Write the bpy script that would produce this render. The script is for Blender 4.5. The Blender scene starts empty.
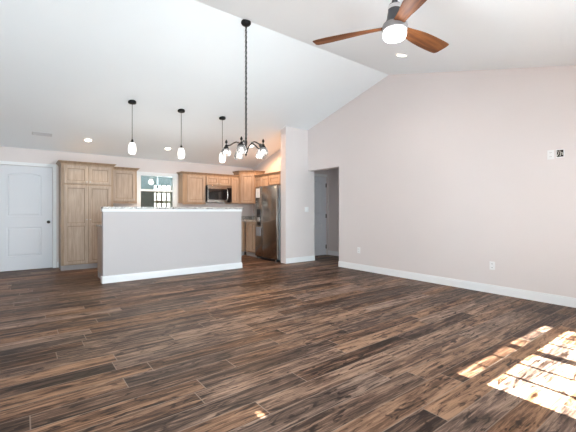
import bpy, bmesh, math, random
from math import pi, sin, cos, tan, atan, radians, sqrt
from mathutils import Vector, Matrix

S = bpy.context.scene
COL = S.collection
random.seed(4)

# ------------------------------------------------------------------ camera
F_PX, CX, CY, HOR = 350.0, 288.0, 216.0, 211.0
CAM_H = 1.15
YAW = math.atan((745.0 - CX) / F_PX)            # angle from the view axis to the +X axis
cd = bpy.data.cameras.new('camera'); cam = bpy.data.objects.new('camera', cd); COL.objects.link(cam)
cam.location = (0, 0, CAM_H)
cam.rotation_euler = (pi / 2, 0, -(pi / 2 - YAW))
cd.sensor_fit = 'HORIZONTAL'; cd.sensor_width = 36.0
cd.lens = F_PX / 576.0 * 36.0
cd.shift_y = (HOR - CY) / 576.0
cd.clip_start = 0.05
S.camera = cam

# ------------------------------------------------------------------ world, sun, exposure
W = bpy.data.worlds.new('daylight'); S.world = W; W.use_nodes = True
bg = W.node_tree.nodes['Background']
bg.inputs[0].default_value = (0.80, 0.92, 1.0, 1); bg.inputs[1].default_value = 10.8
SUN_TAN = 0.704
sd = bpy.data.lights.new('sun', 'SUN'); sun = bpy.data.objects.new('sun', sd); COL.objects.link(sun)
sd.energy = 64.0; sd.angle = radians(0.3); sd.color = (1.0, 0.98, 0.96)
sun.location = (3, -6, 6)
sun.rotation_euler = Vector((0.03, 1.0, -SUN_TAN)).to_track_quat('-Z', 'Y').to_euler()

S.view_settings.view_transform = 'Standard'; S.view_settings.look = 'None'
S.view_settings.gamma = 1.0; S.view_settings.use_curve_mapping = False
S.view_settings.exposure = 1.22
try:
    S.cycles.use_denoising = True
    S.cycles.max_bounces = 14; S.cycles.diffuse_bounces = 10
    S.cycles.sample_clamp_indirect = 10.0
except Exception:
    pass

# ------------------------------------------------------------------ materials
def mat(name, col, rough=0.5, metal=0.0, emit=None, estr=0.0, trans=0.0, ior=1.45, spec=0.5, alpha=1.0):
    m = bpy.data.materials.new(name); m.use_nodes = True
    p = m.node_tree.nodes['Principled BSDF']
    p.inputs['Base Color'].default_value = (*col, 1)
    p.inputs['Roughness'].default_value = rough; p.inputs['Metallic'].default_value = metal
    p.inputs['Specular IOR Level'].default_value = spec
    p.inputs['Transmission Weight'].default_value = trans; p.inputs['IOR'].default_value = ior
    if emit:
        p.inputs['Emission Color'].default_value = (*emit, 1); p.inputs['Emission Strength'].default_value = estr
    return m

def nodes(m):
    nt = m.node_tree
    return nt, nt.nodes, nt.links, nt.nodes['Principled BSDF']

def plaster(name, col, rough=0.75, var=0.02, bump=0.06, scale=160):
    m = mat(name, col, rough, spec=0.25); nt, N, L, p = nodes(m)
    tc = N.new('ShaderNodeTexCoord')
    n1 = N.new('ShaderNodeTexNoise'); n1.inputs['Scale'].default_value = 1.3; n1.inputs['Detail'].default_value = 3
    L.new(tc.outputs['Object'], n1.inputs['Vector'])
    mx = N.new('ShaderNodeMix'); mx.data_type = 'RGBA'
    mx.inputs[6].default_value = (*[c * (1 - var) for c in col], 1); mx.inputs[7].default_value = (*[min(1, c * (1 + var)) for c in col], 1)
    L.new(n1.outputs[0], mx.inputs[0]); L.new(mx.outputs[2], p.inputs['Base Color'])
    n2 = N.new('ShaderNodeTexNoise'); n2.inputs['Scale'].default_value = scale; n2.inputs['Detail'].default_value = 2
    L.new(tc.outputs['Object'], n2.inputs['Vector'])
    b = N.new('ShaderNodeBump'); b.inputs['Strength'].default_value = bump; b.inputs['Distance'].default_value = 0.002
    L.new(n2.outputs[0], b.inputs['Height']); L.new(b.outputs[0], p.inputs['Normal'])
    return m

def wood(name, dark, light, scale=(14, 14, 1.2), rough=0.42, detail=6):
    m = mat(name, light, rough, spec=0.4); nt, N, L, p = nodes(m)
    tc = N.new('ShaderNodeTexCoord'); mp = N.new('ShaderNodeMapping'); mp.inputs['Scale'].default_value = scale
    L.new(tc.outputs['Object'], mp.inputs['Vector'])
    n1 = N.new('ShaderNodeTexNoise'); n1.inputs['Scale'].default_value = 2.2; n1.inputs['Detail'].default_value = detail; n1.inputs['Distortion'].default_value = 0.8
    L.new(mp.outputs[0], n1.inputs['Vector'])
    r = N.new('ShaderNodeValToRGB'); r.color_ramp.elements[0].position = 0.3; r.color_ramp.elements[1].position = 0.7
    r.color_ramp.elements[0].color = (*dark, 1); r.color_ramp.elements[1].color = (*light, 1)
    L.new(n1.outputs[0], r.inputs[0]); L.new(r.outputs[0], p.inputs['Base Color'])
    b = N.new('ShaderNodeBump'); b.inputs['Strength'].default_value = 0.08; b.inputs['Distance'].default_value = 0.001
    L.new(n1.outputs[0], b.inputs['Height']); L.new(b.outputs[0], p.inputs['Normal'])
    return m

def plank_floor():
    m = mat('plank_floor', (0.2, 0.13, 0.09), 0.4, spec=0.16); nt, N, L, p = nodes(m)
    geo = N.new('ShaderNodeNewGeometry'); sp = N.new('ShaderNodeSeparateXYZ'); L.new(geo.outputs['Position'], sp.inputs[0])
    def M(op, a, b=None, c=None):
        n = N.new('ShaderNodeMath'); n.operation = op
        for i, v in enumerate((a, b, c)):
            if v is None: continue
            if isinstance(v, (int, float)): n.inputs[i].default_value = v
            else: L.new(v, n.inputs[i])
        return n.outputs[0]
    PW, PL = 0.162, 1.22
    ry = M('DIVIDE', M('ADD', sp.outputs['Y'], 10.03), PW); row = M('FLOOR', ry); fy = M('FRACT', ry)
    w1 = N.new('ShaderNodeTexWhiteNoise'); w1.noise_dimensions = '1D'; L.new(row, w1.inputs['W'])
    rx = M('ADD', M('DIVIDE', M('ADD', sp.outputs['X'], 20), PL), M('MULTIPLY', w1.outputs['Value'], 7.3)); colm = M('FLOOR', rx); fx = M('FRACT', rx)
    cid = M('ADD', M('MULTIPLY', row, 13.17), M('MULTIPLY', colm, 3.71))
    w2 = N.new('ShaderNodeTexWhiteNoise'); w2.noise_dimensions = '1D'; L.new(cid, w2.inputs['W'])
    # grain coordinates, shifted per plank
    cb = N.new('ShaderNodeCombineXYZ')
    L.new(M('ADD', M('MULTIPLY', sp.outputs['X'], 1.0), M('MULTIPLY', w2.outputs['Value'], 31.0)), cb.inputs[0])
    L.new(M('ADD', M('MULTIPLY', sp.outputs['Y'], 11.0), M('MULTIPLY', row, 5.3)), cb.inputs[1])
    L.new(M('MULTIPLY', w2.outputs['Value'], 17.0), cb.inputs[2])
    g1 = N.new('ShaderNodeTexNoise'); g1.inputs['Scale'].default_value = 1.6; g1.inputs['Detail'].default_value = 8; g1.inputs['Roughness'].default_value = 0.65; g1.inputs['Distortion'].default_value = 1.1
    L.new(cb.outputs[0], g1.inputs['Vector'])
    g2 = N.new('ShaderNodeTexNoise'); g2.inputs['Scale'].default_value = 7.0; g2.inputs['Detail'].default_value = 6; g2.inputs['Roughness'].default_value = 0.7
    cb2 = N.new('ShaderNodeCombineXYZ'); L.new(M('MULTIPLY', sp.outputs['X'], 0.8), cb2.inputs[0]); L.new(M('MULTIPLY', sp.outputs['Y'], 14.0), cb2.inputs[1]); L.new(w2.outputs['Value'], cb2.inputs[2])
    L.new(cb2.outputs[0], g2.inputs['Vector'])
    v = M('ADD', M('ADD', M('MULTIPLY', g1.outputs[0], 0.85), M('MULTIPLY', g2.outputs[0], 0.45)), M('MULTIPLY', M('SUBTRACT', w2.outputs['Value'], 0.5), 0.15))
    # knots and dark checks in the grain
    cb3 = N.new('ShaderNodeCombineXYZ'); L.new(M('MULTIPLY', sp.outputs['X'], 5.5), cb3.inputs[0]); L.new(M('MULTIPLY', sp.outputs['Y'], 21.0), cb3.inputs[1]); L.new(M('MULTIPLY', w2.outputs['Value'], 9.0), cb3.inputs[2])
    g3 = N.new('ShaderNodeTexNoise'); g3.inputs['Scale'].default_value = 1.0; g3.inputs['Detail'].default_value = 4; g3.inputs['Distortion'].default_value = 1.5
    L.new(cb3.outputs[0], g3.inputs['Vector'])
    v = M('SUBTRACT', v, M('MULTIPLY', M('MAXIMUM', M('SUBTRACT', g3.outputs[0], 0.56), 0.0), 1.5))
    v = M('ADD', v, 0.02)
    r = N.new('ShaderNodeValToRGB'); cr = r.color_ramp
    cr.elements[0].position = 0.50; cr.elements[0].color = (0.015, 0.008, 0.005, 1)
    cr.elements[1].position = 0.82; cr.elements[1].color = (0.31, 0.208, 0.15, 1)
    e = cr.elements.new(0.59); e.color = (0.045, 0.0265, 0.019, 1)
    e = cr.elements.new(0.68); e.color = (0.115, 0.070, 0.049, 1)
    L.new(v, r.inputs[0])
    # some planks lean grey
    w3 = N.new('ShaderNodeTexWhiteNoise'); w3.noise_dimensions = '1D'; L.new(M('ADD', cid, 0.37), w3.inputs['W'])
    hs = N.new('ShaderNodeHueSaturation'); L.new(r.outputs[0], hs.inputs['Color'])
    L.new(M('ADD', 0.88, M('MULTIPLY', w3.outputs['Value'], 0.42)), hs.inputs['Saturation'])
    # pale bevel lines
    ey = M('MINIMUM', fy, M('SUBTRACT', 1.0, fy)); ex = M('MINIMUM', fx, M('SUBTRACT', 1.0, fx))
    sy = M('LESS_THAN', ey, 0.020); sx = M('LESS_THAN', ex, 0.0027)
    seam = M('MULTIPLY', M('MAXIMUM', sy, sx), 0.60)
    mx = N.new('ShaderNodeMix'); mx.data_type = 'RGBA'; mx.inputs[7].default_value = (0.27, 0.21, 0.17, 1)
    L.new(seam, mx.inputs[0]); L.new(hs.outputs[0], mx.inputs[6]); L.new(mx.outputs[2], p.inputs['Base Color'])
    L.new(M('ADD', 0.34, M('MULTIPLY', g2.outputs[0], 0.22)), p.inputs['Roughness'])
    b = N.new('ShaderNodeBump'); b.inputs['Strength'].default_value = 0.15; b.inputs['Distance'].default_value = 0.002
    L.new(v, b.inputs['Height']); L.new(b.outputs[0], p.inputs['Normal'])
    return m

def granite():
    m = mat('granite', (0.4, 0.38, 0.36), 0.2); nt, N, L, p = nodes(m)
    tc = N.new('ShaderNodeTexCoord'); n = N.new('ShaderNodeTexNoise'); n.inputs['Scale'].default_value = 60; n.inputs['Detail'].default_value = 4
    L.new(tc.outputs['Object'], n.inputs['Vector'])
    r = N.new('ShaderNodeValToRGB'); c = r.color_ramp
    c.elements[0].position = 0.38; c.elements[0].color = (0.05, 0.045, 0.04, 1)
    c.elements[1].position = 0.62; c.elements[1].color = (0.78, 0.76, 0.73, 1)
    e = c.elements.new(0.5); e.color = (0.46, 0.44, 0.42, 1)
    L.new(n.outputs[0], r.inputs[0]); L.new(r.outputs[0], p.inputs['Base Color'])
    return m

def brushed(name, col, rough):
    m = mat(name, col, rough, 1.0); nt, N, L, p = nodes(m)
    tc = N.new('ShaderNodeTexCoord'); mp = N.new('ShaderNodeMapping'); mp.inputs['Scale'].default_value = (3, 3, 260)
    L.new(tc.outputs['Object'], mp.inputs['Vector'])
    n = N.new('ShaderNodeTexNoise'); n.inputs['Scale'].default_value = 1.0; n.inputs['Detail'].default_value = 2; L.new(mp.outputs[0], n.inputs['Vector'])
    ma = N.new('ShaderNodeMath'); ma.operation = 'MULTIPLY_ADD'; ma.inputs[1].default_value = 0.16; ma.inputs[2].default_value = rough - 0.06
    L.new(n.outputs[0], ma.inputs[0]); L.new(ma.outputs[0], p.inputs['Roughness'])
    return m

def thin_glass(name, tint=(1, 1, 1), refl=0.08):
    m = bpy.data.materials.new(name); m.use_nodes = True; nt = m.node_tree; N = nt.nodes; L = nt.links
    N.remove(N['Principled BSDF']); out = N['Material Output']
    t = N.new('ShaderNodeBsdfTransparent'); t.inputs[0].default_value = (*tint, 1)
    g = N.new('ShaderNodeBsdfGlossy'); g.inputs['Roughness'].default_value = 0.02
    lw = N.new('ShaderNodeFresnel'); lw.inputs['IOR'].default_value = 1.5
    mxm = N.new('ShaderNodeMath'); mxm.operation = 'MULTIPLY_ADD'; mxm.inputs[1].default_value = 1.0; mxm.inputs[2].default_value = refl - 0.04
    L.new(lw.outputs[0], mxm.inputs[0])
    mx = N.new('ShaderNodeMixShader'); L.new(mxm.outputs[0], mx.inputs[0]); L.new(t.outputs[0], mx.inputs[1]); L.new(g.outputs[0], mx.inputs[2])
    L.new(mx.outputs[0], out.inputs['Surface'])
    return m

WALL = plaster('wall_paint', (0.71, 0.665, 0.66))
CEIL = plaster('ceiling_paint', (0.83, 0.88, 0.915), 0.85)
TRIM = plaster('white_trim_paint', (0.82, 0.84, 0.86), 0.35, 0.01, 0.0)
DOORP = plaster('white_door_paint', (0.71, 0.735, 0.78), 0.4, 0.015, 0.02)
FLOOR = plank_floor()
MAPLE = wood('maple_stain', (0.33, 0.25, 0.19), (0.455, 0.355, 0.275))
BEAD_DK = wood('maple_bead_dark', (0.17, 0.11, 0.07), (0.26, 0.175, 0.115))  # darker maple tone for the bead around each door panel
MAPLE2 = wood('maple_edge', (0.27, 0.18, 0.115), (0.40, 0.285, 0.195))
GRAN = granite()
STEEL = brushed('brushed_steel', (0.36, 0.335, 0.31), 0.22)
STEELD = brushed('grey_appliance_side', (0.42, 0.43, 0.45), 0.38)
BLACK = mat('black_plastic', (0.012, 0.012, 0.014), 0.35)
BLKGL = mat('black_glass', (0.008, 0.008, 0.01), 0.06, spec=0.6)
IRON = mat('black_iron', (0.008, 0.008, 0.008), 0.55, 0.0, spec=0.25)
BRONZE = mat('dark_bronze', (0.02, 0.015, 0.012), 0.45, 0.3)
NICKEL = mat('dull_nickel', (0.45, 0.42, 0.38), 0.35, 1.0)
CHROME = mat('bright_metal', (0.8, 0.8, 0.8), 0.2, 1.0)
WHITEP = mat('white_plastic', (0.80, 0.81, 0.82), 0.4)
PAPER = mat('paper', (0.82, 0.82, 0.82), 0.8)
PRINT = mat('grey_print', (0.35, 0.36, 0.38), 0.8)
BAG = mat('clear_bag', (0.22, 0.23, 0.26), 0.25)
SHADE = mat('lit_white_glass', (0.9, 0.9, 0.88), 0.3, emit=(1.0, 0.96, 0.9), estr=0.6)
BULB = mat('lit_bulb', (1, 1, 1), 0.3, emit=(1.0, 0.92, 0.8), estr=1.2)
CANL = mat('lit_lens', (1, 1, 1), 0.3, emit=(1.0, 0.86, 0.68), estr=4.0)
FANL = mat('lit_fan_lens', (1, 1, 1), 0.3, emit=(1.0, 0.98, 0.95), estr=1.6)
CLEAR = thin_glass('clear_shade_glass', (1, 1, 1), 0.06)
_nt = CLEAR.node_tree; _out = _nt.nodes['Material Output']; _prev = _out.inputs['Surface'].links[0].from_socket
_d = _nt.nodes.new('ShaderNodeBsdfTranslucent'); _d2 = _nt.nodes.new('ShaderNodeBsdfDiffuse'); _a = _nt.nodes.new('ShaderNodeMixShader'); _b = _nt.nodes.new('ShaderNodeMixShader'); _b.inputs[0].default_value = 0.08
_nt.links.new(_d.outputs[0], _a.inputs[1]); _nt.links.new(_d2.outputs[0], _a.inputs[2])
_nt.links.new(_prev, _b.inputs[1]); _nt.links.new(_a.outputs[0], _b.inputs[2]); _nt.links.new(_b.outputs[0], _out.inputs['Surface'])
PANE = thin_glass('window_pane', (0.96, 0.98, 0.97), 0.06)
WALNUT = wood('walnut_blade', (0.055, 0.018, 0.008), (0.19, 0.072, 0.025), scale=(1.2, 12, 12), rough=0.6)
WALNUT.node_tree.nodes['Principled BSDF'].inputs['Specular IOR Level'].default_value = 0.15
FANM = mat('fan_gunmetal', (0.10, 0.11, 0.125), 0.35, 0.7)
FANG = mat('fan_silver_trim', (0.30, 0.30, 0.31), 0.4, 0.5)
WIREY = mat('white_cable', (0.7, 0.68, 0.62), 0.5)
DARKV = mat('dark_cavity', (0.03, 0.022, 0.02), 0.9)
VENTM = mat('vent_paint', (0.60, 0.62, 0.64), 0.5)
VENTD = mat('vent_slot', (0.08, 0.08, 0.085), 0.8)
PORCHC = plaster('porch_ceiling_paint', (0.30, 0.42, 0.43), 0.7)
PORCHW = plaster('porch_siding_paint', (0.18, 0.215, 0.215), 0.8)
SCREEN = thin_glass('insect_screen', (0.55, 0.52, 0.47), 0.04)
CONC = plaster('concrete', (0.55, 0.53, 0.50), 0.9, 0.08)
KICK = mat('toe_kick_grey', (0.35, 0.33, 0.33), 0.6)

# ------------------------------------------------------------------ helpers
class MB:
    def __init__(s): s.bm = bmesh.new()
    def box(s, x0, x1, y0, y1, z0, z1, bev=0.0):
        t = bmesh.new(); bmesh.ops.create_cube(t, size=1)
        bmesh.ops.scale(t, vec=(abs(x1 - x0), abs(y1 - y0), abs(z1 - z0)), verts=t.verts)
        if bev: bmesh.ops.bevel(t, geom=list(t.edges), offset=bev, segments=2, affect='EDGES', profile=0.5)
        bmesh.ops.translate(t, vec=((x0 + x1) / 2, (y0 + y1) / 2, (z0 + z1) / 2), verts=t.verts)
        s.merge(t); return s
    def merge(s, t, M=None):
        me = bpy.data.meshes.new('t'); t.to_mesh(me); t.free()
        if M is not None: me.transform(M)
        s.bm.from_mesh(me); bpy.data.meshes.remove(me); return s
    def prism(s, pts, axis, a, b):
        """closed polygon extruded along axis ('X': pts are (y,z); 'Y': (x,z); 'Z': (x,y))"""
        def P(u, v, w): return {'X': (w, u, v), 'Y': (u, w, v), 'Z': (u, v, w)}[axis]
        t = bmesh.new()
        A = [t.verts.new(P(u, v, a)) for u, v in pts]; B = [t.verts.new(P(u, v, b)) for u, v in pts]
        t.faces.new(A); t.faces.new(B)
        n = len(pts)
        for i in range(n): t.faces.new((A[i], A[(i + 1) % n], B[(i + 1) % n], B[i]))
        bmesh.ops.recalc_face_normals(t, faces=t.faces); s.merge(t); return s
    def lathe(s, prof, c=(0, 0, 0), seg=24, M=None):
        t = bmesh.new(); rings = []
        for r, z in prof:
            if r < 1e-6: rings.append([t.verts.new((c[0], c[1], c[2] + z))])
            else: rings.append([t.verts.new((c[0] + r * cos(2 * pi * k / seg), c[1] + r * sin(2 * pi * k / seg), c[2] + z)) for k in range(seg)])
        for A, B in zip(rings, rings[1:]):
            for k in range(seg):
                k2 = (k + 1) % seg
                if len(A) == 1 and len(B) == 1: continue
                if len(A) == 1: t.faces.new((A[0], B[k], B[k2]))
                elif len(B) == 1: t.faces.new((A[k], B[0], A[k2]))
                else: t.faces.new((A[k], B[k], B[k2], A[k2]))
        bmesh.ops.recalc_face_normals(t, faces=t.faces); s.merge(t, M); return s
    def tube(s, pts, r, seg=10, cap=True):
        pts = [Vector(p) for p in pts]; t = bmesh.new(); rings = []; up = None
        for i, p in enumerate(pts):
            d = ((pts[min(i + 1, len(pts) - 1)] - pts[max(i - 1, 0)])).normalized()
            if up is None: up = d.orthogonal().normalized()
            up = (up - d * up.dot(d)); up = up.normalized() if up.length > 1e-6 else d.orthogonal().normalized()
            sd_ = d.cross(up); rr = r[i] if isinstance(r, (list, tuple)) else r
            rings.append([t.verts.new(p + (up * cos(2 * pi * k / seg) + sd_ * sin(2 * pi * k / seg)) * rr) for k in range(seg)])
        for A, B in zip(rings, rings[1:]):
            for k in range(seg): t.faces.new((A[k], A[(k + 1) % seg], B[(k + 1) % seg], B[k]))
        if cap: t.faces.new(rings[0]); t.faces.new(rings[-1])
        bmesh.ops.recalc_face_normals(t, faces=t.faces); s.merge(t); return s
    def torus(s, M, R, r, st=1.0, seg=14, sub=6):
        t = bmesh.new(); V = [[t.verts.new(((R + r * cos(2 * pi * j / sub)) * cos(2 * pi * i / seg), r * sin(2 * pi * j / sub), (R * st + r * cos(2 * pi * j / sub)) * sin(2 * pi * i / seg))) for j in range(sub)] for i in range(seg)]
        for i in range(seg):
            for j in range(sub): t.faces.new((V[i][j], V[(i + 1) % seg][j], V[(i + 1) % seg][(j + 1) % sub], V[i][(j + 1) % sub]))
        bmesh.ops.recalc_face_normals(t, faces=t.faces); s.merge(t, M); return s
    def build(s, name, m, parent=None, smooth=False):
        me = bpy.data.meshes.new(name); s.bm.to_mesh(me); s.bm.free(); me.materials.append(m)
        o = bpy.data.objects.new(name, me); COL.objects.link(o)
        if parent: o.parent = parent
        if smooth:
            for p in me.polygons: p.use_smooth = True
            try: me.set_sharp_from_angle(angle=radians(40))
            except Exception: pass
        return o

def thing(name, label, cat, loc=(0, 0, 0), rz=0.0, group=None, rx=0.0):
    o = bpy.data.objects.new(name, None); COL.objects.link(o); o.empty_display_size = 0.1
    o.location = loc; o.rotation_euler = (rx, 0, rz); o['label'] = label; o['category'] = cat
    if group: o['group'] = group
    return o
def tag(o, label, cat, group=None):
    o['label'] = label; o['category'] = cat
    if group: o['group'] = group
    return o
def struct(o, label=None, cat=None):
    o['kind'] = 'structure'
    if label: o['label'] = label
    if cat: o['category'] = cat
    return o
def sroot(name, label, cat, loc=(0, 0, 0), rz=0):
    o = thing(name, label, cat, loc, rz); o['kind'] = 'structure'; return o
def dup(root, loc, rz, label):
    r = root.copy(); COL.objects.link(r); r.location = loc; r.rotation_euler.z = rz; r['label'] = label
    for ch in list(root.children):
        c = ch.copy(); COL.objects.link(c); c.parent = r
        for g in list(ch.children):
            d = g.copy(); COL.objects.link(d); d.parent = c
    return r

# ------------------------------------------------------------------ room dimensions
XL, XR = -1.0, 5.25          # left and right wall inner faces
YR, YF = -0.74, 8.5          # rear (behind camera) and far kitchen wall
YRIDGE, ZRIDGE, PITCH = 3.88, 3.59, 0.265
PA = atan(PITCH)
def ceil_z(y): return ZRIDGE - PITCH * abs(y - YRIDGE)
T = 0.2

MB().box(XL - 0.3, 7.2, YR - 0.2, YF + 0.2, -0.1, 0).build('floor', FLOOR)
struct(bpy.data.objects['floor'], 'dark brown wood plank floor', 'floor')

c = MB()
c.prism([(YR - T, ceil_z(YR - T)), (YRIDGE, ZRIDGE), (YF + T, ceil_z(YF + T)), (YF + T, ceil_z(YF + T) + 0.15), (YRIDGE, ZRIDGE + 0.15), (YR - T, ceil_z(YR - T) + 0.15)], 'X', XL - T, XR + T)
struct(c.build('ceiling', CEIL), 'white vaulted ceiling with a ridge over the room', 'ceiling')

# right gable wall with the hall opening
OP0, OP1, OPZ = 5.12, 6.1, 2.07
w = MB()
w.prism([(YR - T, 0), (OP0, 0), (OP0, ceil_z(OP0)), (YRIDGE, ZRIDGE), (YR - T, ceil_z(YR - T))], 'X', XR, XR + T)
w.prism([(OP0, OPZ), (OP1, OPZ), (OP1, ceil_z(OP1)), (OP0, ceil_z(OP0))], 'X', XR, XR + T)
w.prism([(6.29, 0), (YF + T, 0), (YF + T, ceil_z(YF + T)), (6.29, ceil_z(6.29))], 'X', XR, XR + T)
struct(w.build('wall_right', WALL), 'pinkish beige gable wall on the right with a hall opening', 'wall')
# short wall beside the refrigerator
SX = 4.61
struct(MB().prism([(6.1, 0), (6.29, 0), (6.29, ceil_z(6.29)), (6.1, ceil_z(6.1))], 'X', SX, XR + T).build('wall_partition', WALL),
       'short pale wall beside the refrigerator rising to the ceiling', 'wall')
# far wall with door and window holes
DX0, DX1, DZ = -0.385, 0.525, 2.03
WX0, WX1, WZ0, WZ1 = 2.19, 3.0, 0.98, 2.0
zt = ceil_z(YF) + 0.06
w = MB()
for x0, x1, z0, z1 in [(XL - T, DX0, 0, zt), (DX0, DX1, DZ, zt), (DX1, WX0, 0, zt), (WX0, WX1, 0, WZ0), (WX0, WX1, WZ1, zt), (WX1, XR + T, 0, zt)]:
    w.box(x0, x1, YF, YF + 0.14, z0, z1)
w.box(DX0 - 0.05, DX1 + 0.05, YF + 0.141, YF + 0.2, 0, DZ + 0.1)
struct(w.build('wall_kitchen', WALL), 'beige far wall behind the kitchen cabinets', 'wall')
# left wall (out of view) with one big window, rear wall with an added glass door and a twin window
w = MB()
w.prism([(YR - T, 0), (YF + T, 0), (YF + T, ceil_z(YF + T)), (YRIDGE, ZRIDGE), (YR - T, ceil_z(YR - T))], 'X', XL - T, XL)
struct(w.build('wall_left', WALL), 'beige wall left of the camera', 'wall')
RD = (-0.8, 1.25, 0.02, 2.1); RW1 = (2.40, 3.215); RW2 = (3.325, 4.12); RWZ = (0.55, 2.1)
zt = ceil_z(YR) + 0.04
w = MB()
for x0, x1, z0, z1 in [(XL - T, RD[0], 0, zt), (RD[0], RD[1], RD[3], zt), (RD[1], RW1[0] - 0.05, 0, zt), (RW1[0] - 0.05, RW2[1] + 0.05, 0, RWZ[0]),
                       (RW1[0] - 0.05, RW2[1] + 0.05, RWZ[1], zt), (RW2[1] + 0.05, XR + T, 0, zt)]:
    w.box(x0, x1, YR - 0.14, YR, z0, z1)
struct(w.build('wall_rear', WALL), 'beige wall behind the camera', 'wall')

# rear twin window whose grid throws the sun patches
def sash_window(name, label, x0, x1, y, ybar):
    r = sroot(name, label, 'window')
    f = MB(); zb, zt_ = RWZ
    f.box(x0 - 0.05, x0, y - 0.07, y - 0.02, zb, zt_).box(x1, x1 + 0.05, y - 0.07, y - 0.02, zb, zt_)
    f.box(x0, x1, y - 0.07, y - 0.02, zb, zb + 0.05).box(x0, x1, y - 0.07, y - 0.02, zt_ - 0.05, zt_)
    f.build('window_frame', TRIM, r)
    zr0, zr1 = SUN_TAN * (1.04 - YR + 0.045) + 0.008, SUN_TAN * (1.15 - YR + 0.045) - 0.008
    MB().box(x0, x1, y - 0.06, y - 0.03, zr0, zr1).build('meeting_rail', TRIM, r)
    g = MB()
    for k in (1, 2):
        xm = x0 + (x1 - x0) * k / 3
        g.box(xm - 0.014, xm + 0.014, y - 0.052, y - 0.036, zb, zt_)
    g.build('grille', TRIM, r)
    MB().box(x0, x1, y - 0.046, y - 0.042, zb, zt_).build('glass', PANE, r)
struct(MB().box(RW1[1] + 0.04, RW2[0] - 0.04, YR - 0.13, YR, RWZ[0], RWZ[1]).build('trim_4', TRIM), 'white mullion between the twin windows behind the camera', 'window mullion')
sash_window('window_2', 'white sash window behind the camera', RW1[0], RW1[1], YR, 0)
sash_window('window_3', 'white sash window beside its twin behind the camera', RW2[0], RW2[1], YR, 0)
r = sroot('door_3', 'unseen sliding glass door added behind the camera for daylight', 'door')  # extra opening added out of view to let in more daylight
f = MB(); xm = (RD[0] + RD[1]) / 2
for a, b in ((RD[0], RD[0] + 0.06), (xm - 0.04, xm + 0.04), (RD[1] - 0.06, RD[1])): f.box(a, b, YR - 0.09, YR - 0.04, RD[2], RD[3])
f.box(RD[0], RD[1], YR - 0.09, YR - 0.04, RD[2], RD[2] + 0.08).box(RD[0], RD[1], YR - 0.09, YR - 0.04, RD[3] - 0.06, RD[3])
f.build('door_frame', TRIM, r)
MB().box(RD[0], RD[1], YR - 0.067, YR - 0.063, RD[2], RD[3]).build('glass', PANE, r)
# unseen roof added outside to trim the sun; its slot makes a floor glint
zr = 2.62; yr_edge = YR - (zr - SUN_TAN * (1.235 - YR)) / SUN_TAN
struct(MB().box(-3.5, 0.95, yr_edge, YR - 0.16, zr, zr + 0.05).box(0.985, 7.5, yr_edge, YR - 0.16, zr, zr + 0.05).box(0.95, 0.985, yr_edge, -2.16, zr, zr + 0.05).box(0.95, 0.985, -2.03, YR - 0.16, zr, zr + 0.05).build('sun_block_roof', TRIM), 'unseen flat slab added behind the house to block the sun', 'sun blocker')
# daylight portals in the window openings
def portal(name, loc, rot, sx, sy):
    l = bpy.data.lights.new(name, 'AREA'); l.shape = 'RECTANGLE'; l.size = sx; l.size_y = sy; l.energy = 10
    try: l.cycles.is_portal = True
    except Exception: pass
    o = bpy.data.objects.new(name, l); COL.objects.link(o); o.location = loc; o.rotation_euler = rot
portal('portal_door', ((RD[0] + RD[1]) / 2, YR - 0.15, 1.06), (pi / 2, 0, 0), RD[1] - RD[0], 2.08)
portal('portal_window', (3.26, YR - 0.15, 1.32), (pi / 2, 0, 0), 1.8, 1.56)

# baseboards
BH, BT = 0.115, 0.015
def base(name, x0, x1, y0, y1, label):
    m = MB().box(x0, x1, y0, y1, 0, BH - 0.02)
    # stepped cap
    if abs(x1 - x0) < abs(y1 - y0): m.box(x0 + (0.005 if x0 < XR - 0.001 and x1 <= XR + 0.0001 else 0), x1, y0, y1, BH - 0.02, BH)
    else: m.box(x0, x1, y0 + 0.005, y1, BH - 0.02, BH)
    struct(m.build(name, TRIM), label, 'baseboard')
base('baseboard_right', XR - BT, XR, YR, OP0, 'white baseboard along the right wall')
base('baseboard_partition', SX, XR + T, 6.1 - BT, 6.1, 'white baseboard under the short wall beside the refrigerator')
base('baseboard_kitchen', DX1 + 0.075, 0.622, YF - BT, YF, 'sliver of white baseboard between the door and the tall cabinet')

# hall beyond the opening
HY, HX = 6.66, 6.44
HD0, HD1, HDZ = 5.62, 6.38, 2.04
w = MB()
w.box(HD0 - 0.1, HD1 + 0.05, HY + 0.121, HY + 0.18, 0, 2.2)
for x0, x1, z0, z1 in [(XR + T, HD0, 0, 2.45), (HD0, HD1, HDZ, 2.45), (HD1, HX + 0.12, 0, 2.45)]: w.box(x0, x1, HY, HY + 0.12, z0, z1)
w.box(HX, HX + 0.12, 4.2, HY, 0, 2.45).box(XR + T, HX + 0.12, 4.1, 4.2, 0, 2.45)
w.box(XR + T - 0.02, XR + T, 6.29, HY, 0, 2.45)
struct(w.build('wall_hall', WALL), 'shaded beige hall walls beyond the opening', 'wall')
struct(MB().box(XR + T, HX + 0.12, 4.1, HY + 0.12, 2.45, 2.55).build('ceiling.001', CEIL), 'flat hall ceiling', 'ceiling')
base('baseboard_hall', HX - BT, HX, 4.2, HY, 'white baseboard on the hall wall beyond the opening')

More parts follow.
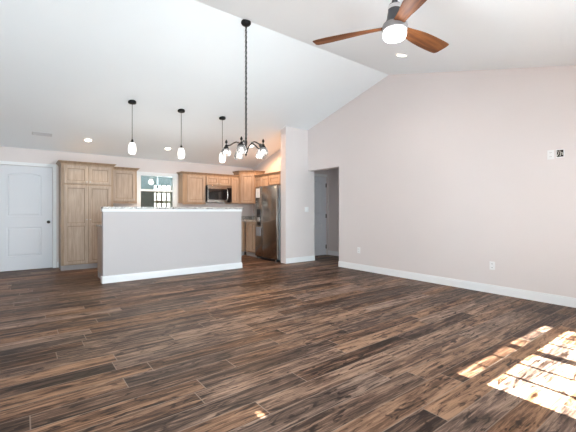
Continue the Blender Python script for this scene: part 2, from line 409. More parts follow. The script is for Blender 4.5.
# ------------------------------------------------------------------ panel doors
def panel_face(mb, w_, h, outlines, y, x0=0.004, z0=0.008):
    """front face of a moulded door: flat field with each outline (x,z) sunk into a groove around a raised panel"""
    t = bmesh.new(); edges = []
    def loop(pts, yy): return [t.verts.new((px, yy, pz)) for px, pz in pts]
    def close(vs): return [t.edges.new((vs[i], vs[(i + 1) % len(vs)])) for i in range(len(vs))]
    edges += close(loop([(x0, z0), (w_ - x0, z0), (w_ - x0, h - 0.004), (x0, h - 0.004)], y))
    outer = []
    for pts in outlines:
        L0 = loop(pts, y); edges += close(L0); outer.append((pts, L0))
    bmesh.ops.triangle_fill(t, use_beauty=True, use_dissolve=False, edges=edges)
    for pts, L0 in outer:
        xa, xb = min(p[0] for p in pts), max(p[0] for p in pts); za, zb_ = min(p[1] for p in pts), max(p[1] for p in pts)
        cxm, czm = (xa + xb) / 2, (za + zb_) / 2; prev = L0
        for d, dy in ((0.006, 0.011), (0.016, 0.011), (0.030, 0.004), (0.05, 0.001)):
            ring = loop([(cxm + (px - cxm) * (1 - 2 * d / (xb - xa)), czm + (pz - czm) * (1 - 2 * d / (zb_ - za))) for px, pz in pts], y + dy)
            for i in range(len(pts)): t.faces.new((prev[i], prev[(i + 1) % len(pts)], ring[(i + 1) % len(pts)], ring[i]))
            prev = ring
        t.faces.new(prev)
    bmesh.ops.recalc_face_normals(t, faces=t.faces); mb.merge(t)

def arch(x0, x1, z0, z1, rise):
    pts = [(x0, z0), (x1, z0)]
    for k in range(13):
        u = k / 12; x = x1 + (x0 - x1) * u
        pts.append((x, z1 - rise + rise * sin(pi * u) ** 0.8 if 0 < u < 1 else z1 - rise))
    return pts

def panel_door(name, label, x0, w_, h, y, knob_x, hinge_x=None, casing=True, cas_r=True):
    r = sroot(name, label, 'door', (x0, y, 0))
    s = MB().box(0.004, w_ - 0.004, 0.0125, 0.035, 0.008, h - 0.004)
    for xa, xb, za, zb_ in ((0.004, 0.012, 0.008, h - 0.004), (w_ - 0.012, w_ - 0.004, 0.008, h - 0.004), (0.012, w_ - 0.012, 0.008, 0.016), (0.012, w_ - 0.012, h - 0.012, h - 0.004)):
        s.box(xa, xb, 0.0003, 0.0125, za, zb_)
    st = 0.19 * w_ / 0.91 - 0.002
    panel_face(s, w_, h, [arch(st, w_ - st, 1.05, 1.89 * h / 2.03, 0.045), [(st, 0.28), (w_ - st, 0.28), (w_ - st, 0.83), (st, 0.83)]], 0.0)
    s.build('door_slab', DOORP, r)
    if casing:
        cw = 0.062; m = MB(); yc = -0.032
        m.box(-cw, 0.0, yc, yc + 0.017, 0, h + cw)
        if cas_r: m.box(w_, w_ + cw, yc, yc + 0.017, 0, h + cw)
        m.box(0, w_, yc, yc + 0.017, h, h + cw)
        m.box(-0.012, 0, yc - 0.006, yc, 0, h + 0.012).box(0, w_, yc - 0.006, yc, h, h + 0.012)
        if cas_r: m.box(w_, w_ + 0.012, yc - 0.006, yc, 0, h + 0.012)
        m.build('door_casing', TRIM, r)
    if knob_x is not None:
        k = MB(); Mr = Matrix.Translation((knob_x, 0.0, 0.93)) @ Matrix.Rotation(pi / 2, 4, 'X')
        k.lathe([(0, 0), (0.031, 0), (0.031, 0.008), (0.014, 0.012), (0.012, 0.03), (0.024, 0.038), (0.029, 0.052), (0.024, 0.064), (0, 0.068)], M=Mr)
        k.build('door_knob', BRONZE, r, True)
    if hinge_x is not None:
        for z in (0.22, 1.02, 1.82):
            MB().box(hinge_x - 0.016, hinge_x + 0.016, -0.004, 0.0, z - 0.05, z + 0.05).tube([(hinge_x, -0.010, z - 0.052), (hinge_x, -0.010, z + 0.052)], 0.008).build('hinge', BRONZE, r)
    return r
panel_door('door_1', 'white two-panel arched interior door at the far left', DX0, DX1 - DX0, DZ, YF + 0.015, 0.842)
panel_door('door_2', 'grey-shaded two-panel door seen through the hall opening', HD0, HD1 - HD0, HDZ, HY + 0.015, 0.06, hinge_x=HD1 - HD0 - 0.012, cas_r=False)

# ------------------------------------------------------------------ kitchen window
r = sroot('window_1', 'white double-hung kitchen window above the bar', 'window')
m = MB(); cw = 0.06
m.box(WX0 - cw, WX0, YF - 0.018, YF - 0.001, WZ0 - cw, WZ1 + cw).box(WX1, WX1 + cw, YF - 0.018, YF - 0.001, WZ0 - cw, WZ1 + cw)
m.box(WX0, WX1, YF - 0.018, YF - 0.001, WZ1, WZ1 + cw).box(WX0, WX1, YF - 0.03, YF - 0.001, WZ0 - cw, WZ0)
m.build('window_casing', TRIM, r)
m = MB(); fw = 0.03
m.box(WX0, WX0 + fw, YF, YF + 0.1, WZ0, WZ1).box(WX1 - fw, WX1, YF, YF + 0.1, WZ0, WZ1).box(WX0 + fw, WX1 - fw, YF, YF + 0.1, WZ1 - 0.02, WZ1).box(WX0 + fw, WX1 - fw, YF, YF + 0.1, WZ0, WZ0 + 0.03)
m.build('window_frame', TRIM, r)
MB().box(WX0 + fw, WX1 - fw, YF + 0.02, YF + 0.06, 1.615, 1.66).build('meeting_rail', TRIM, r)
MB().box(WX0 + fw, WX1 - fw, YF + 0.035, YF + 0.039, WZ0 + 0.03, 1.615).box(WX0 + fw, WX1 - fw, YF + 0.045, YF + 0.049, 1.66, WZ1 - 0.02).build('glass', PANE, r)

MB().box(WX0 + fw, WX1 - fw, YF + 0.075, YF + 0.077, WZ0 + 0.03, 1.63).build('insect_screen', SCREEN, r)

# porch outside that window
PY = 11.0
m = MB()
m.box(1.0, 3.27, PY, PY + 0.1, -0.1, 2.6).box(3.27, 6.2, PY, PY + 0.1, -0.1, 0.7).box(3.27, 6.2, PY, PY + 0.1, 1.94, 2.6)
m.box(1.0, 1.1, YF + 0.2, PY, -0.1, 2.6).box(6.2, 6.3, YF + 0.2, PY, -0.1, 2.6)
struct(m.build('wall_porch', PORCHW), 'dark porch wall outside the kitchen window', 'porch wall')
struct(MB().box(0.9, 6.3, YF + 0.2, PY + 0.1, 2.6, 2.7).build('ceiling.002', PORCHC), 'blue-grey porch ceiling outside the kitchen window', 'porch ceiling')
struct(MB().box(0.9, 6.3, YF + 0.21, PY + 0.1, -0.2, -0.1).build('floor.002', CONC), 'porch floor outside the kitchen window', 'porch floor')
r = sroot('window_5', 'bright gridded porch opening seen through the kitchen window', 'porch window')
m = MB()
for z in (1.71, 1.395, 1.02): m.box(3.27, 6.2, PY + 0.02, PY + 0.08, z, z + 0.075)
for k in range(20): m.box(3.33 + 0.145 * k, 3.38 + 0.145 * k, PY + 0.03, PY + 0.06, 0.7, 1.94)
m.build('grille', plaster('porch_rail_paint', (0.22, 0.19, 0.13), 0.7), r)

# ------------------------------------------------------------------ breakfast bar half wall
HX0, HX1, HY0, HY1, HZ = 1.045, 3.545, 6.175, 6.295, 1.185
b = thing('breakfast_bar', 'long white half wall with granite ledge in front of the kitchen', 'breakfast bar', ((HX0 + HX1) / 2, HY0, 0))
ox = -(HX0 + HX1) / 2; hw = (HX1 - HX0) / 2
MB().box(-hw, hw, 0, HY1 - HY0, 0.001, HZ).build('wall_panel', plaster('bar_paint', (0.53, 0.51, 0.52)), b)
MB().box(-hw - 0.012, hw + 0.012, -0.012, 0, HZ - 0.045, HZ).box(-hw - 0.012, -hw, 0, HY1 - HY0, HZ - 0.045, HZ).box(hw, hw + 0.012, 0, HY1 - HY0, HZ - 0.045, HZ).build('trim_board', TRIM, b)
MB().box(-hw - 0.014, hw + 0.04, -0.03, 0.135, HZ, HZ + 0.035, 0.006).build('granite_ledge', GRAN, b)
MB().box(-hw - BT, hw + BT, -BT, 0, 0.001, BH - 0.02).box(-hw - BT + .005, hw + BT - .005, -BT + .005, 0, BH - 0.02, BH) \
    .box(-hw - BT, -hw, 0, HY1 - HY0, 0.001, BH - 0.01).box(hw, hw + BT, 0, HY1 - HY0, 0.001, BH - 0.01).build('baseboard', TRIM, b)

# ------------------------------------------------------------------ cabinets (local: x along the face, front at y=0, +y into the wall)
def knob(parent, x, y, z):
    Mr = Matrix.Translation((x, y, z)) @ Matrix.Rotation(pi / 2, 4, 'X')
    MB().lathe([(0, 0), (0.006, 0), (0.005, 0.012), (0.013, 0.018), (0.014, 0.024), (0, 0.029)], M=Mr, seg=14).build('knob', NICKEL, parent, True)

def door(root, x0, x1, z0, z1, knob_at=None, rails=(), y=0.0, name='door', st=0.058):
    g = 0.0; th = 0.02
    m = MB()
    m.box(x0, x0 + st, y - th, y, z0, z1, 0.003).box(x1 - st, x1, y - th, y, z0, z1, 0.003)
    zs = [z0, *rails, z1]
    m.box(x0 + st, x1 - st, y - th, y, z0, z0 + st, 0.003).box(x0 + st, x1 - st, y - th, y, z1 - st, z1, 0.003)
    for zr_ in rails: m.box(x0 + st, x1 - st, y - th, y, zr_ - st / 2, zr_ + st / 2, 0.003)
    d = m.build(name, MAPLE, root)
    # recessed panels with an inner bead
    pm = MB(); gm = MB(); lo = z0 + st
    for zr_ in (*rails, None):
        hi = (zr_ - st / 2) if zr_ is not None else z1 - st
        pm.box(x0 + st, x1 - st, y - 0.007, y - 0.001, lo, hi)
        bd = 0.009
        for a in ((x0 + st, x0 + st + bd, lo, hi), (x1 - st - bd, x1 - st, lo, hi), (x0 + st + bd, x1 - st - bd, lo, lo + bd), (x0 + st + bd, x1 - st - bd, hi - bd, hi)):
            gm.box(a[0], a[1], y - 0.012, y - 0.007, a[2], a[3])
        if zr_ is not None: lo = zr_ + st / 2
    pm.build('door_panel', MAPLE, d); gm.build('dark_bead', BEAD_DK, d)
    if knob_at: knob(d, knob_at[0], y - th, knob_at[1])
    return d

def crown_path(mb, path, z, prof=((0, 0), (0.006, 0.0), (0.010, 0.018), (0.028, 0.034), (0.046, 0.048), (0.050, 0.060), (0, 0.060))):
    """moulding swept along a horizontal open path; profile (out, up); outward is to the right of travel"""
    t = bmesh.new(); rings = []; n = len(path)
    for i, p in enumerate(path):
        p = Vector(p); ds = []
        if i > 0: ds.append((Vector(path[i]) - Vector(path[i - 1])).normalized())
        if i < n - 1: ds.append((Vector(path[i + 1]) - Vector(path[i])).normalized())
        ns = [Vector((d.y, -d.x)) for d in ds]
        if len(ns) == 2:
            nn = (ns[0] + ns[1]).normalized(); nn = nn / max(0.3, nn.dot(ns[0]))
        else: nn = ns[0]
        rings.append([t.verts.new((p.x + nn.x * o, p.y + nn.y * o, z + u)) for o, u in prof])
    k = len(prof)
    for A, B in zip(rings, rings[1:]):
        for j in range(k): t.faces.new((A[j], A[(j + 1) % k], B[(j + 1) % k], B[j]))
    t.faces.new(rings[0]); t.faces.new(rings[-1])
    bmesh.ops.recalc_face_normals(t, faces=t.faces); mb.merge(t)

def cabinet(name, label, loc, rz, w, d, z0, z1, group, crown=None, toe=False, cat='cabinet'):
    r = thing(name, label, cat, loc, rz, group)
    m = MB(); zz = z0 + (0.10 if toe else 0)
    m.box(0, w, 0, d, zz, z1)
    m.build('cabinet_body', MAPLE2, r)
    if toe: MB().box(0.0, w, 0.03, d, z0, zz).build('toe_kick', KICK, r)
    if crown:
        cm = MB(); crown_path(cm, crown, z1); cm.build('crown_moulding', MAPLE2, r)
    return r
RP = -pi / 2
UG = 'maple kitchen cabinets'
UZ0, UZ1 = 1.345, 2.035
# tall pantry
pw = 0.91
p = cabinet('pantry_cabinet', 'tall maple pantry cabinet beside the white door', (0.625, 7.95, 0), 0, pw, YF - 7.954, 0.001, 2.055, UG, [(0, 0.54), (0, 0), (pw, 0), (pw, 0.19)], True)
for x0, x1, kx in ((0.045, 0.45, 0.425), (0.46, 0.865, 0.485)):
    door(p, x0, x1, 1.685, 2.035, (kx, 1.725)); door(p, x0, x1, 0.115, 1.655, (kx, 0.98), (0.885,))
# upper left of window
uw = 0.52
p = cabinet('upper_cabinet', 'single door maple wall cabinet between tall pantry and window', (1.538, 8.2, 0), 0, uw, 0.298, UZ0, UZ1, UG, [(0.0, 0), (uw, 0), (uw, 0.29)])
door(p, 0.035, uw - 0.035, UZ0 + 0.02, UZ1 - 0.015, (uw - 0.065, UZ0 + 0.06))
MB().box(0, uw, -0.012, 0.02, UZ0 - 0.03, UZ0).build('light_rail', MAPLE2, p)
# right of the window: wall cabinet, over-microwave cabinet, narrow cabinet
uw = 0.585; ux = 3.10
p = cabinet('upper_cabinet', 'single door maple wall cabinet right of the window and left of the microwave', (ux, 8.2, 0), 0, uw, 0.298, UZ0, UZ1, UG, [(0, 0.29), (0, 0), (uw, 0)])
door(p, 0.11, uw - 0.02, UZ0 + 0.02, UZ1 - 0.015, (uw - 0.05, UZ0 + 0.06))
MB().box(0, uw, -0.012, 0.02, UZ0 - 0.03, UZ0).build('light_rail', MAPLE2, p)
mx0, mw = 3.69, 0.69
p = cabinet('upper_cabinet', 'short two-door maple cabinet directly above the microwave', (mx0, 8.2, 0), 0, mw, 0.298, 1.80, UZ1, UG, [(0, 0), (mw, 0)])
door(p, 0.015, mw / 2 - 0.004, 1.815, UZ1 - 0.015, (mw / 2 - 0.035, 1.845), st=0.05); door(p, mw / 2 + 0.004, mw - 0.015, 1.815, UZ1 - 0.015, (mw / 2 + 0.035, 1.845), st=0.05)
nw = 0.245
p = cabinet('upper_cabinet', 'narrow maple wall cabinet squeezed between microwave and corner cabinet', (mx0 + mw + 0.002, 8.2, 0), 0, nw, 0.298, UZ0, UZ1, UG, [(0, 0), (nw, 0)])
door(p, 0.02, nw - 0.015, UZ0 + 0.02, UZ1 - 0.015, (0.045, UZ0 + 0.06), st=0.045)
# diagonal corner cabinet
A0, A1 = Vector((4.635, 8.2)), Vector((4.95, 7.885))
dw = (A1 - A0).length; CZ1 = 2.16
p = thing('corner_cabinet', 'taller diagonal maple corner cabinet left of the refrigerator', 'cabinet', (A0.x, A0.y, 0), -pi / 4, UG)
Ml = (Matrix.Translation((A0.x, A0.y, 0)) @ Matrix.Rotation(-pi / 4, 4, 'Z')).inverted()
def lo(x, y): v = Ml @ Vector((x, y, 0)); return (v.x, v.y)
pent = [lo(4.64, YF - 0.002), lo(4.64, 8.2), lo(4.95, 7.89), lo(XR - 0.002, 7.89), lo(XR - 0.002, YF - 0.002)]
MB().prism(pent, 'Z', UZ0, CZ1).build('cabinet_body', MAPLE2, p)
cm = MB(); crown_path(cm, [lo(4.64, YF - 0.01), lo(4.64, 8.2), lo(4.95, 7.89), lo(XR - 0.01, 7.89)], CZ1); cm.build('crown_moulding', MAPLE2, p)
door(p, 0.06, dw - 0.04, UZ0 + 0.02, CZ1 - 0.03, (0.09, UZ0 + 0.06))
# right wall uppers
p = cabinet('upper_cabinet', 'two-door maple wall cabinet right of the corner cabinet', (4.95, 7.885, 0), RP, 0.645, 0.298, UZ0, UZ1, UG, [(0, 0), (0.645, 0)])
door(p, 0.015, 0.318, UZ0 + 0.02, UZ1 - 0.015, (0.29, UZ0 + 0.06)); door(p, 0.326, 0.63, UZ0 + 0.02, UZ1 - 0.015, (0.355, UZ0 + 0.06))
p = cabinet('upper_cabinet', 'short maple cabinet above the refrigerator beside the short wall', (4.95, 7.237, 0), RP, 0.935, 0.298, 1.79, UZ1, UG, [(0, 0), (0.935, 0)])
door(p, 0.015, 0.463, 1.80, UZ1 - 0.015, (0.43, 1.835)); door(p, 0.471, 0.92, 1.80, UZ1 - 0.015, (0.505, 1.835))
# base cabinets
p = cabinet('base_cabinet', 'maple base cabinet with two doors left of the refrigerator', (4.65, 7.885, 0), RP, 0.645, 0.598, 0.001, 0.875, UG, None, True)
door(p, 0.06, 0.30, 0.13, 0.86, (0.275, 0.80), st=0.045); door(p, 0.31, 0.62, 0.13, 0.86, (0.335, 0.80), st=0.045)
BW = 2.9; 
p = cabinet('base_cabinet', 'maple base cabinets along the far wall behind the bar', (1.555, 7.90, 0), 0, 4.635 - 1.555, 0.598, 0.001, 0.875, UG, None, True)
for k in range(5):
    xa = 0.05 + k * 0.6; door(p, xa, xa + 0.56, 0.13, 0.70, (xa + 0.5, 0.64))
    dr = MB().box(xa, xa + 0.56, -0.02, 0, 0.72, 0.86, 0.003).build('drawer', MAPLE, p); knob(dr, xa + 0.28, -0.02, 0.79)
ct = thing('kitchen_countertop', 'speckled granite countertop with backsplash left of the refrigerator', 'countertop', (4.63, 8.1, 0.876))
MB().box(1.555 - 4.63, XR - 0.002 - 4.63, 7.87 - 8.1, YF - 0.002 - 8.1, 0, 0.035).box(4.62 - 4.63, XR - 0.002 - 4.63, 7.238 - 8.1, 7.87 - 8.1, 0, 0.035).build('slab', GRAN, ct)
MB().box(1.555 - 4.63, XR - 0.002 - 4.63, YF - 0.022 - 8.1, YF - 0.002 - 8.1, 0.035, 0.135).box(XR - 0.022 - 4.63, XR - 0.002 - 4.63, 7.238 - 8.1, YF - 0.022 - 8.1, 0.035, 0.135).build('backsplash', GRAN, ct)
# base cabinets on the kitchen side of the bar (end panel peeks out at its left end)
p = _c = cabinet('base_cabinet', 'base cabinet end peeking out behind the left end of the bar', (3.50, 6.91, 0), pi, 2.42, 0.60, 0.001, 0.875, UG, None, True)
_c.children[0].data.materials[0] = MAPLE
for k in range(4):
    xa = 0.03 + k * 0.59; door(p, xa, xa + 0.56, 0.13, 0.86, (xa + 0.5, 0.80))
o = MB().box(1.062, 3.53, HY1 + 0.006, 6.93, 0.877, 0.912, 0.004).build('bar_countertop', GRAN)
tag(o, 'lower granite counter edge peeking out left behind the bar', 'countertop')

# ------------------------------------------------------------------ microwave
m0 = thing('microwave', 'stainless over-the-range microwave with black glass window', 'microwave', (mx0 + 0.012, 8.10, 1.37))
W_, H_, D_ = mw - 0.024, 0.425, 0.395
MB().box(0, W_, 0.02, D_, 0, H_).build('microwave_body', BLACK, m0)
d = MB().box(0, W_ * 0.80, 0, 0.018, 0.0, H_, 0.004).build('microwave_door', STEEL, m0)
MB().box(0.006, W_ * 0.795, -0.003, 0, 0.065, H_ - 0.085, 0.001).build('door_window', BLKGL, d)
MB().box(W_ * 0.805, W_, 0, 0.018, 0, H_ - 0.055, 0.002).build('control_panel', BLKGL, m0)
MB().box(W_ * 0.805, W_, 0, 0.018, H_ - 0.053, H_, 0.002).build('top_vent', STEEL, m0)
hx = W_ * 0.785
MB().tube([(hx, -0.001, 0.07), (hx, -0.035, 0.085), (hx, -0.045, 0.2), (hx, -0.035, 0.315), (hx, -0.001, 0.33)], 0.011).build('microwave_handle', CHROME, d, True)

# ------------------------------------------------------------------ refrigerator (front faces -X)
FX, FY = 4.53, 7.232
fr = thing('refrigerator', 'stainless side-by-side refrigerator with water dispenser', 'refrigerator', (FX, FY, 0), RP)
FW, FH, FD = 0.905, 1.735, 0.69
MB().box(0, FW, 0.065, FD, 0.05, FH - 0.012, 0.004).build('refrigerator_body', STEELD, fr)
sx = 0.315
d1 = MB().box(0.003, sx - 0.003, 0, 0.06, 0.07, FH, 0.012).build('freezer_door', STEEL, fr, True)
d2 = MB().box(sx + 0.003, FW - 0.003, 0, 0.06, 0.07, FH, 0.012).build('refrigerator_door', STEEL, fr, True)
MB().box(0.02, FW - 0.02, 0.03, 0.065, 0.012, 0.065).build('base_grille', BLACK, fr)
for fx_ in (0.05, FW - 0.08): MB().box(fx_, fx_ + 0.03, 0.015, 0.05, 0.0, 0.045).build('foot', CHROME, fr)
di = MB().box(0.09, 0.255, -0.006, 0.0, 0.80, 1.20, 0.002).build('dispenser', BLKGL, d1)
MB().box(0.12, 0.225, -0.012, -0.006, 0.90, 1.0, 0.002).build('dispenser_paddle', CHROME, di)
MB().box(0.10, 0.245, -0.018, -0.006, 0.80, 0.825, 0.002).build('drip_tray', BLACK, di)
MB().box(0.10, 0.245, -0.010, -0.006, 1.06, 1.19, 0.002).build('control_panel', BLACK, di)
for hx0 in (sx - 0.05, sx + 0.05):
    for hz in (0.62, 1.36):
        MB().lathe([(0, 0), (0.009, 0), (0.009, 0.014), (0, 0.016)], M=Matrix.Translation((hx0, 0.0, hz)) @ Matrix.Rotation(pi / 2, 4, 'X'), seg=12).build('handle_stud', CHROME, d1 if hx0 < sx else d2, True)
st_ = MB(); st_.tube([(sx + 0.05, -0.004, 0.885), (sx + 0.3, -0.006, 0.925), (FW - 0.02, -0.004, 0.985)], 0.006)
st_.build('silver_strip', CHROME, d2, True)  # thin bright strip across the door, rising to the right
pn = thing('paper_note', 'white energy sheet stuck on top of the refrigerator freezer door', 'paper', (FX - 0.001, FY - 0.05, 1.47), RP)
MB().box(0, 0.17, -0.003, 0, 0, 0.22).build('sheet', PAPER, pn)
pr_ = MB()
for k in range(7): pr_.box(0.04, 0.13 - 0.02 * (k % 3), -0.0036, -0.003, 0.03 + k * 0.024, 0.036 + k * 0.024)
pr_.build('printed_lines', PRINT, pn)
bg_ = thing('manual_bag', 'grey plastic bag of papers taped below the water dispenser', 'bag', (FX - 0.002, FY - 0.07, 0.555), RP)
MB().box(0, 0.20, -0.016, -0.001, 0, 0.215, 0.006).build('pouch', BAG, bg_)

# ------------------------------------------------------------------ wall plates
def outlet(name, label, loc, rz, cat='outlet'):
    r = thing(name, label, cat, loc, rz)
    MB().box(-0.036, 0.036, -0.006, 0, -0.058, 0.058, 0.003).build('plate', WHITEP, r)
    for z in (-0.025, 0.025):
        f_ = MB().box(-0.017, 0.017, -0.009, -0.006, z - 0.015, z + 0.015, 0.002).build('socket', WHITEP, r)
        MB().box(-0.008, -0.005, -0.0095, -0.009, z - 0.005, z + 0.007).box(0.005, 0.008, -0.0095, -0.009, z - 0.005, z + 0.007).build('slot', DARKV, f_)
    return r
outlet('wall_outlet', 'white duplex outlet low on the right wall nearest the camera', (XR - 0.0005, 2.15, 0.385), RP)
outlet('wall_outlet', 'white duplex outlet low on the right wall near the hall opening', (XR - 0.0005, 4.58, 0.385), RP)
r = thing('light_switch', 'white light switch plate on the short wall by the hall opening', 'light switch', (5.205, 6.0995, 1.185))
MB().box(-0.058, 0.058, -0.006, 0, -0.058, 0.058, 0.003).build('plate', WHITEP, r)
for x in (-0.023, 0.023): MB().box(x - 0.015, x + 0.015, -0.010, -0.006, -0.03, 0.03, 0.002).build('rocker', WHITEP, r)
r = outlet('wall_outlet', 'white outlet plate high on the right wall beside cable opening', (XR - 0.0005, 1.47, 1.85), RP)
r = thing('cable_opening', 'dark cable opening with loose wires high on the right wall', 'cable opening', (XR - 0.0005, 1.375, 1.855), RP)
MB().box(-0.034, 0.034, -0.003, 0, -0.042, 0.042).build('cavity', DARKV, r)
m = MB()
m.box(-0.042, -0.034, -0.008, 0, -0.052, 0.052).box(0.034, 0.042, -0.008, 0, -0.052, 0.052).box(-0.034, 0.034, -0.008, 0, 0.042, 0.052).box(-0.034, 0.034, -0.008, 0, -0.052, -0.042)
m.build('bracket', WHITEP, r)
for a in ([(-0.03, -0.004, -0.03), (-0.012, -0.012, 0.0), (-0.022, -0.012, 0.03)], [(-0.005, -0.004, 0.035), (0.01, -0.014, 0.0), (0.0, -0.01, -0.036)], [(0.02, -0.004, -0.02), (0.028, -0.012, 0.0), (0.014, -0.005, 0.012)]):
    MB().tube(a, 0.004, 6).build('wire', WIREY, r, True)

# ------------------------------------------------------------------ ceiling fixtures
def can_light(label, x, y, power, col=(1.0, 0.80, 0.58), rad=0.075, spread=140):
    s = -1 if y > YRIDGE else 1
    r = thing('recessed_light', label, 'ceiling light', (x, y, ceil_z(y) - 0.0005), 0, 'recessed ceiling lights', rx=s * PA)
    MB().lathe([(rad * 0.82, -0.004), (rad * 0.86, -0.008), (rad * 1.12, -0.005), (rad * 1.16, 0), (rad * 0.82, 0)], seg=28).build('trim_ring', TRIM, r, True)
    MB().lathe([(0, -0.006), (rad * 0.82, -0.004), (rad * 0.82, -0.001), (0, -0.001)], seg=28).build('lens', CANL, r, True)
    l = bpy.data.lights.new('can_lamp', 'SPOT'); l.energy = power; l.color = col; l.spot_size = radians(spread); l.spot_blend = 0.8 if spread < 160 else 0.3; l.shadow_soft_size = 0.06
    o = bpy.data.objects.new('can_lamp', l); COL.objects.link(o); o.location = (0, 0, -0.02); o.parent = r
KP = 40.0
can_light('recessed ceiling light glowing above the tall pantry cabinet', 1.06, 7.83, KP * 0.6)
can_light('recessed ceiling light between the first and second pendants from the left', 2.62, 7.83, KP)
can_light('added recessed light hidden behind the chandelier to warm the kitchen corner', 4.40, 7.2, KP * 1.5, (1.0, 0.54, 0.27), spread=177)  # extra lamp added out of sight for a warm glow in the corner
can_light('recessed ceiling light on the right ceiling slope beside the fan', 4.25, 2.93, KP * 0.25, (1, 0.95, 0.88))

r = thing('ceiling_vent', 'flat rectangular air vent on the ceiling above the white door', 'vent', (0.32, 7.79, ceil_z(7.79) - 0.0005), 0, None, rx=-PA)
MB().box(-0.15, 0.15, -0.055, -0.036, -0.008, 0).box(-0.15, 0.15, 0.036, 0.055, -0.008, 0).box(-0.15, -0.13, -0.036, 0.036, -0.008, 0).box(0.13, 0.15, -0.036, 0.036, -0.008, 0).build('vent_frame', VENTM, r)
MB().box(-0.13, 0.13, -0.036, 0.036, -0.002, 0).build('backing', VENTD, r)
m = MB()
for k in range(4): m.box(-0.13, 0.13, -0.034 + k * 0.018, -0.025 + k * 0.018, -0.007, -0.002)
m.build('louvers', VENTM, r)

# pendants
def pendant(label, x, y):
    zc = ceil_z(y)
    r = thing('pendant_light', label, 'pendant light', (x, y, zc), 0, 'pendant lights over the bar')
    MB().lathe([(0, 0.02), (0.062, 0.02), (0.064, -0.022), (0.058, -0.032), (0.02, -0.038), (0, -0.038)]).build('canopy', IRON, r, True)
    z1 = 2.335 - zc
    MB().tube([(0, 0, -0.03), (0, 0, z1)], 0.0045, 8).build('cord', IRON, r)
    MB().lathe([(0, 0.02), (0.007, 0.02), (0.012, 0.0), (0.024, -0.03), (0.03, -0.045), (0, -0.045)], (0, 0, z1)).build('socket_cap', IRON, r, True)
    zs = 2.29 - zc
    MB().lathe([(0.028, 0), (0.045, -0.015), (0.058, -0.06), (0.063, -0.11), (0.061, -0.15), (0.048, -0.185), (0.045, -0.185), (0.057, -0.15), (0.059, -0.11), (0.054, -0.06), (0.042, -0.018), (0.0, -0.004)], (0, 0, zs)).build('glass_shade', SHADE, r, True)
    MB().lathe([(0, -0.03), (0.022, -0.06), (0.03, -0.1), (0.022, -0.135), (0, -0.145)], (0, 0, zs), 14).build('bulb', BULB, r, True)
    l = bpy.data.lights.new('pendant_lamp', 'POINT'); l.energy = 2.3; l.color = (1, 0.95, 0.9); l.shadow_soft_size = 0.08
    o = bpy.data.objects.new('pendant_lamp', l); COL.objects.link(o); o.location = (0, 0, zs - 0.27); o.parent = r
    return r
pendant('leftmost white glass pendant light hanging over the bar', 1.485, 6.21)
pendant('middle white glass pendant light hanging over the bar', 2.32, 6.21)
pendant('rightmost white glass pendant light over the bar, beside the chandelier', 3.14, 6.21)

# chandelier
CHX, CHY = 2.31, 3.905
zc = ceil_z(CHY)
r = thing('chandelier', 'black five-arm chandelier with clear glass shades on a long chain', 'chandelier', (CHX, CHY, zc))
MB().lathe([(0, 0.012), (0.062, 0.012), (0.064, -0.02), (0.05, -0.04), (0.018, -0.05), (0, -0.05)]).build('canopy', IRON, r, True)
zb = 2.09 - zc
ch = MB(); z = -0.06; k = 0
while z > zb + 0.01:
    ch.torus(Matrix.Translation((0, 0, z)) @ Matrix.Rotation((k % 2) * pi / 2, 4, 'Z'), 0.012, 0.0045, 1.75, 12, 5); z -= 0.033; k += 1
ch.tube([(0.002, 0.001, -0.05), (0.003, -0.002, zb / 2), (0, 0, zb)], 0.003, 6)
ch.build('chain', IRON, r, True)
MB().lathe([(0, 0.02), (0.006, 0.018), (0.014, 0), (0.011, -0.02), (0.018, -0.06), (0.012, -0.10), (0.018, -0.13), (0.024, -0.155), (0.024, -0.175), (0.010, -0.20), (0.013, -0.215), (0.006, -0.232), (0, -0.24)], (0, 0, zb)).build('center_column', IRON, r, True)
toCam = Vector((-cos(YAW), -sin(YAW), 0)); rightV = Vector((sin(YAW), -cos(YAW), 0))
for k in range(5):
    ph = radians(-6 + 72 * k); dr = toCam * cos(ph) + rightV * sin(ph)
    R_ = 0.25; zh = 1.937 - zc
    P = [(0.018, zh), (0.05, zh + 0.045), (0.09, zh + 0.088), (0.125, zh + 0.095), (0.16, zh + 0.08), (0.195, zh + 0.055), (0.225, zh + 0.045), (R_, zh + 0.05)]
    arm = MB().tube([(dr.x * a, dr.y * a, zz) for a, zz in P], 0.0085, 8).build('arm', IRON, r, True)
    c0 = (dr.x * R_, dr.y * R_, 1.977 - zc)
    MB().lathe([(0, 0.082), (0.005, 0.078), (0.016, 0.056), (0.015, 0.040), (0.005, 0.030), (0.005, 0.018), (0.014, 0.012), (0.018, -0.004), (0.034, -0.022), (0.034, -0.028), (0.013, -0.03), (0.013, -0.05), (0, -0.05)], c0, 16).build('socket_cup', IRON, arm, True)
    MB().lathe([(0.030, -0.025), (0.048, -0.045), (0.060, -0.075), (0.060, -0.10), (0.050, -0.125), (0.047, -0.125), (0.057, -0.10), (0.057, -0.075), (0.045, -0.047), (0.027, -0.027)], c0, 20).build('glass_shade', CLEAR, arm, True)
    MB().lathe([(0, -0.05), (0.010, -0.053), (0.017, -0.07), (0.017, -0.08), (0.010, -0.092), (0, -0.095)], c0, 14).build('bulb', BULB, arm, True)

l = bpy.data.lights.new('chandelier_lamp', 'POINT'); l.energy = 14; l.color = (1, 0.96, 0.92); l.shadow_soft_size = 0.25
o = bpy.data.objects.new('chandelier_lamp', l); COL.objects.link(o); o.location = (0, 0, 1.86 - zc); o.parent = r

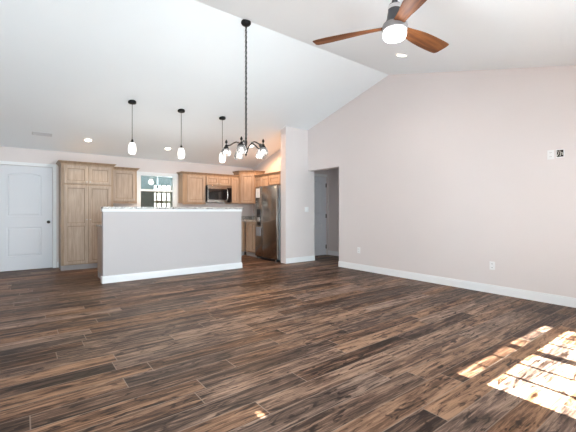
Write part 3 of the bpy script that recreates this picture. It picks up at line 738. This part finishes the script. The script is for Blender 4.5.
# ceiling fan
FXC, FYC, FZ = 2.36, 1.69, 2.60
zc = ceil_z(FYC)
r = thing('ceiling_fan', 'three-blade walnut ceiling fan with round lit lens', 'ceiling fan', (FXC, FYC, FZ))
MB().lathe([(0, 0.03), (0.07, 0.03), (0.07, -0.03), (0.045, -0.07), (0.02, -0.08), (0, -0.08)], (0, 0, zc - FZ - 0.01)).build('canopy', FANM, r, True)
MB().tube([(0, 0, 0.17), (0, 0, zc - FZ - 0.06)], 0.014, 12).build('downrod', FANM, r)
MB().lathe([(0, 0.22), (0.022, 0.22), (0.024, 0.19), (0.045, 0.186), (0.05, 0.14), (0.054, 0.12), (0.062, 0.07), (0.074, 0.045), (0.078, 0.03), (0, 0.03)]).build('motor_housing', FANM, r, True)
MB().lathe([(0.046, 0.178), (0.0495, 0.178), (0.0525, 0.146), (0.048, 0.146)]).build('motor_band', CHROME, r, True)
MB().lathe([(0, 0.03), (0.092, 0.03), (0.098, 0.01), (0.098, -0.018), (0.09, -0.022), (0, -0.022)], seg=32).build('hub_plate', FANG, r, True)
MB().lathe([(0.0, -0.0225), (0.088, -0.0225), (0.092, -0.04), (0.09, -0.065), (0.078, -0.082), (0.05, -0.088), (0, -0.09)], seg=32).build('light_lens', FANL, r, True)
def blade():
    t = bmesh.new(); secs = []
    # (distance, leading edge, trailing edge, pitch angle, height)
    prof = [(0.075, 0.046, -0.046, 13, 0.012), (0.13, 0.045, -0.047, 14, 0.014), (0.19, 0.050, -0.054, 14, 0.016), (0.26, 0.062, -0.066, 13, 0.017), (0.34, 0.070, -0.077, 12, 0.017), (0.44, 0.074, -0.084, 11, 0.016),
            (0.54, 0.074, -0.088, 10, 0.015), (0.62, 0.070, -0.089, 10, 0.014), (0.66, 0.064, -0.086, 10, 0.013), (0.672, 0.054, -0.074, 10, 0.013)]
    for d_, le, te, pit, h_ in prof:
        ring = []; wk = 1.0; th = 0.010 if d_ < 0.6 else 0.007
        for u, s_ in ((0, 0), (0.15, 1), (0.5, 1.1), (0.85, 1), (1, 0), (0.85, -1), (0.5, -1.1), (0.15, -1)):
            yy = le + (te - le) * u; a = radians(pit)
            ring.append(t.verts.new((d_, yy * cos(a) * wk, h_ - yy * wk * sin(a) + s_ * th * 0.6)))
        secs.append(ring)
    for A, B in zip(secs, secs[1:]):
        for j in range(8): t.faces.new((A[j], A[(j + 1) % 8], B[(j + 1) % 8], B[j]))
    t.faces.new(secs[0]); t.faces.new(secs[-1])
    bmesh.ops.recalc_face_normals(t, faces=t.faces); return t
for k in range(3):
    b_ = MB(); b_.merge(blade()); o = b_.build('blade', WALNUT, r, True); o.rotation_euler.z = radians(-1 + 120 * k)
l = bpy.data.lights.new('fan_lamp', 'POINT'); l.energy = 7; l.color = (0.95, 0.97, 1.0); l.shadow_soft_size = 0.08
o = bpy.data.objects.new('fan_lamp', l); COL.objects.link(o); o.location = (0, 0, -0.16); o.parent = r

# porch lantern outside the kitchen window
r = thing('porch_lantern', 'pale hanging porch lantern outside the kitchen window', 'lantern', (3.02, 9.9, 2.6))
MB().tube([(0, 0, 0), (0, 0, -0.5)], 0.006, 6).build('stem', IRON, r)
MB().lathe([(0, -0.48), (0.02, -0.5), (0.03, -0.62), (0.03, -0.74), (0, -0.75)]).build('lantern_glass', VENTM, r, True)
MB().lathe([(0, -0.74), (0.035, -0.75), (0.03, -0.84), (0, -0.85)]).build('lantern_base', IRON, r, True)
